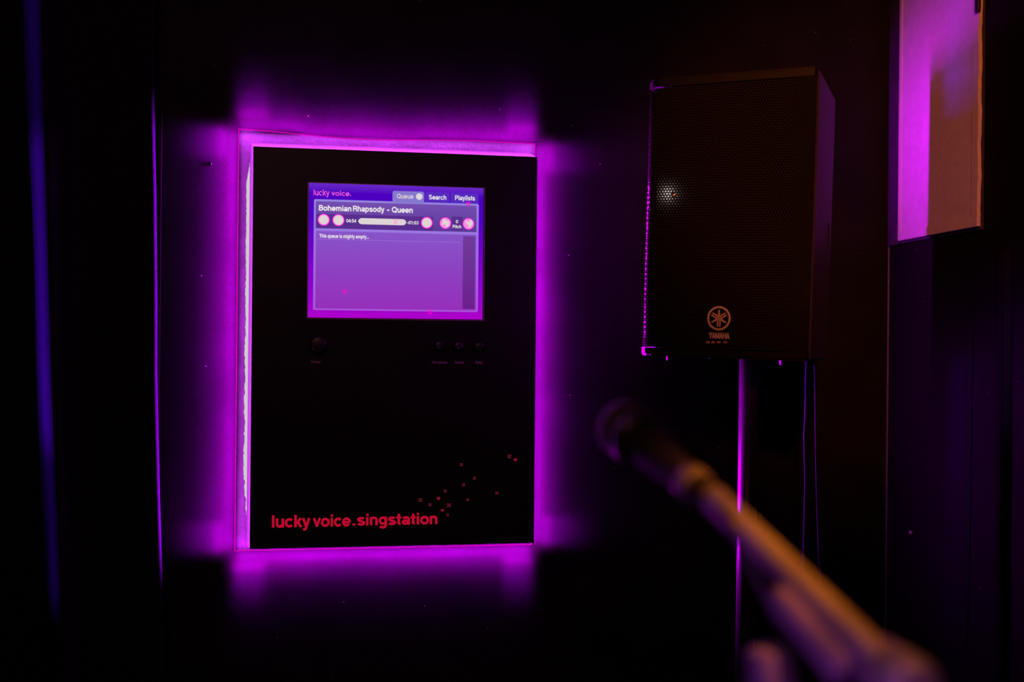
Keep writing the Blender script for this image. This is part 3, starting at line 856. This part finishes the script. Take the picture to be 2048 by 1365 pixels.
# thin cable clipped to the wall beside the curtain
yk = YW - .004
xk = on_y(319, 500, yk).x
tag(obj('wall_cable', tube([(xk - .0005, yk, .0), (xk, yk, .8), (xk + .0004, yk, 1.5), (xk + .001, yk, 2.9)], .0028, 8), mat('wall_cable_brown', (.012, .005, .0015), rough=.8, var=.9, scale=5), None, True), 'thin brown cable running straight down the wall beside the black curtain', 'cable')

# ------------------------------------------------------------------ microphone on a boom stand, close to the lens
Aend = at(1400, 972, .70); Bend = at(1792, 1352, .58)
bd = (Bend - Aend).normalized()
foot = Vector((Bend.x + .02, Bend.y - .01, 0)); postx = Vector((Bend.x + .012, Bend.y + .0, 0))
mst = thing('microphone_stand', 'blurred boom microphone stand slanting up across the lower right corner', 'microphone stand', (Bend.x, Bend.y, 0))
MI = Matrix.Translation(-Vector(mst.location))
boom_m = mat('boom_metal', (.22, .19, .18), rough=.5, metal=.2, scale=30)
grip_m = mat('boom_grip', (.17, .12, .19), rough=.65, scale=30)
obj('boom_arm', tube([Aend + bd * .012, Bend + bd * .10], .0098, 20), boom_m, mst, True, inv=MI)
g0 = at(1562, 1180, .642); g1 = at(1708, 1345, .602)
obj('boom_grip', lathe(g0, (g1 - g0), [(0, .011), (.006, .0135), (.05, .0155), ((g1 - g0).length - .005, .0160), ((g1 - g0).length, .012)], 24), grip_m, mst, True, inv=MI)
obj('boom_clutch', lathe(Bend + Vector((0, -.024, 0)), (0, 1, 0), [(0, .010), (.004, .017), (.044, .017), (.048, .010)], 24), mat('clutch_pale', (.40, .36, .38), rough=.35, metal=.3), mst, True, inv=MI)
obj('post', tube([(Bend.x, Bend.y, .03), (Bend.x, Bend.y, Bend.z - .01)], .0095, 18), boom_m, mst, True, inv=MI)
obj('base_hub', lathe((Bend.x, Bend.y, .02), (0, 0, 1), [(0, .03), (.02, .034), (.07, .022), (.09, .012)], 24), boom_m, mst, True, inv=MI)
for k in range(3):
    a = math.radians(90 + k * 120); e = Vector((Bend.x + math.cos(a) * .30, Bend.y + math.sin(a) * .30, .008))
    obj('leg', tube([(Bend.x, Bend.y, .06), e], .008, 12), boom_m, mst, True, inv=MI)
# clip and microphone
mh = at(1236, 846, .84); mt = at(1424, 1000, .69)
md = (mh - mt).normalized(); ml = (mh - mt).length
cp = at(1398, 970, .70)
obj('microphone_clip', lathe(mt + md * (ml * .12), md, [(0, .0120), (.002, .0135), (.013, .0138), (.015, .0125)], 22), mat('clip_plastic', (.12, .10, .13), rough=.4, spec=.7), mst, True, inv=MI)
mic = thing('microphone', 'blurred dark handheld microphone clipped to the end of the boom', 'microphone', mt, None)
MCI = Matrix.Translation(-mt)
mic_m = mat('microphone_body_dark', (.02, .016, .018), rough=.5, spec=.3)
hb = ml - .050
obj('handle', lathe(mt, md, [(0, .009), (.004, .0105), (.03, .0115), (hb * .6, .0140), (hb - .012, .0165), (hb, .0180)], 26), mic_m, mic, True, inv=MCI)
obj('collar_ring', lathe(mt + md * hb, md, [(0, .018), (.002, .0225), (.010, .0235), (.012, .0225)], 26), mat('mic_ring', (.06, .05, .06), rough=.3, metal=.6), mic, True, inv=MCI)
prof = [(.012, .0205)] + [(.012 + .020 + .022 * math.sin(t), .0245 * math.cos(t)) for t in [math.radians(-50 + 14 * k) for k in range(10)]] + [(.0545, .003)]
obj('head_grille', lathe(mt + md * hb, md, prof, 26), mat('mic_mesh', (.07, .045, .035), rough=.5, metal=.4, scale=900, var=.6, bump=.6), mic, True, inv=MCI)
# loop of cable hanging from the microphone under the boom
cpts = [mt - md * .004, mt - md * .03 + Vector((0, 0, -.004)), at(1475, 1080, .665), at(1545, 1215, .655), at(1580, 1310, .645), at(1562, 1400, .64), at(1520, 1440, .64), at(1500, 1372, .645), at(1536, 1318, .645), at(1575, 1370, .64), at(1590, 1480, .63), at(1640, 1620, .62), at(1690, 1780, .60)]
cpts.append(Vector((Bend.x + .03, Bend.y - .02, .85))); cpts.append(Vector((Bend.x + .035, Bend.y - .03, .30))); cpts.append(Vector((Bend.x + .06, Bend.y - .06, .006))); cpts.append(Vector((Bend.x + .3, Bend.y - .1, .006)))
lc = mat('mic_cable', (.03, .022, .03), rough=.5)
tag(obj('microphone_cable', tube(smooth_path(cpts, 10), .0034, 12), lc, None, True), 'blurred cable drooping from the microphone below the boom', 'cable')
# short curved side arm clamped to the post, its rounded end showing under the boom
hp0 = at(1537, 1288, .64); sp_ = smooth_path([hp0, at(1545, 1345, .637), at(1575, 1440, .630), at(1660, 1560, .610), Vector((Bend.x, Bend.y, at(1700, 1640, .60).z))], 6)
rad = [.004, .0105] + [.0145] * (len(sp_) - 2)
obj('side_arm', tube(sp_, rad, 20), grip_m, mst, True, inv=MI)

# ------------------------------------------------------------------ room lights
AMB = (1.0, .36, .12)
def spot(name, loc, target, power, col, angle, blend, size=.05):
    l = bpy.data.lights.new(name, 'SPOT'); l.energy = power; l.color = col; l.spot_size = math.radians(angle); l.spot_blend = blend; l.shadow_soft_size = size
    o = bpy.data.objects.new(name, l); C.objects.link(o); o.location = loc
    o.rotation_mode = 'QUATERNION'; o.rotation_quaternion = (Vector(target) - Vector(loc)).to_track_quat('-Z', 'Y'); return o


spot('amber_spot', (-.25, -1.0, 2.6), (.96, 1.70, 1.82), 165.0, (1.0, .19, .006), 22, .8, .06).data.specular_factor = .1
spot('amber_spot', (.68, 1.84, 2.7), SPW @ Vector((.055, .0, SH)), 30.0, (1.0, .25, .03), 10, 1.0, .03)  # extra spot added for the orange line on the speaker's top lip
spot('amber_spot', (.72, .02, 2.15), at(1510, 1085, .66), 150.0, (1.0, .25, .002), 10, .8, .06)
area('dim_red_fill', (-.5, -1.1, 2.7), (.2, 1, -.35), .5, .5, 4.2, (1.0, .30, .38), 170)  # fill added to lift the black surfaces with faint red
# unseen blue lamps added to graze one curtain fold from the left
fz = on_y(82, 560, YC - .045)
area('blue_fold_light', (fz.x - .36, YC - .032, fz.z - .02), (1, 0, 0), .014, .55, 1.3, (.13, .004, 1.0), 16)
area('blue_fold_light', (fz.x - .36, YC - .032, fz.z - .0), (1, 0, 0), .014, 1.15, .8, (.13, .004, 1.0), 16)
# purple lamp added for the haze on the right wall, low
tg = on_x(2075, 760, XR)
spot('purple_haze_light', (.72, 1.05, 1.26), (XR, tg.y - .06, tg.z), 30.0, (.32, .005, 1.0), 34, 1.0, .03)
# violet wash on the microphone stand from the lower left
spot('violet_stage_lamp', (-.35, -.05, .95), at(1650, 1310, .63), 10.0, (.58, .08, 1.0), 17, .8, .06)
# small warm lamp mirrored by the grille
P0 = SPW @ sp_local(1336, 388); nrm = (SM.to_3x3() @ Vector((0, -1, 0))).normalized()
vd = (P0 - EYE).normalized(); rd = vd - 2 * vd.dot(nrm) * nrm
pl = bpy.data.lights.new('small_warm_lamp', 'POINT'); pl.energy = .30; pl.color = (1, .86, .78); pl.shadow_soft_size = .014
po = bpy.data.objects.new('small_warm_lamp', pl); C.objects.link(po); po.location = P0 + rd * 1.5

w = bpy.data.worlds.new('dark_room'); sc.world = w; w.use_nodes = True
w.node_tree.nodes['Background'].inputs[0].default_value = (.9, .3, .35, 1); w.node_tree.nodes['Background'].inputs[1].default_value = .004
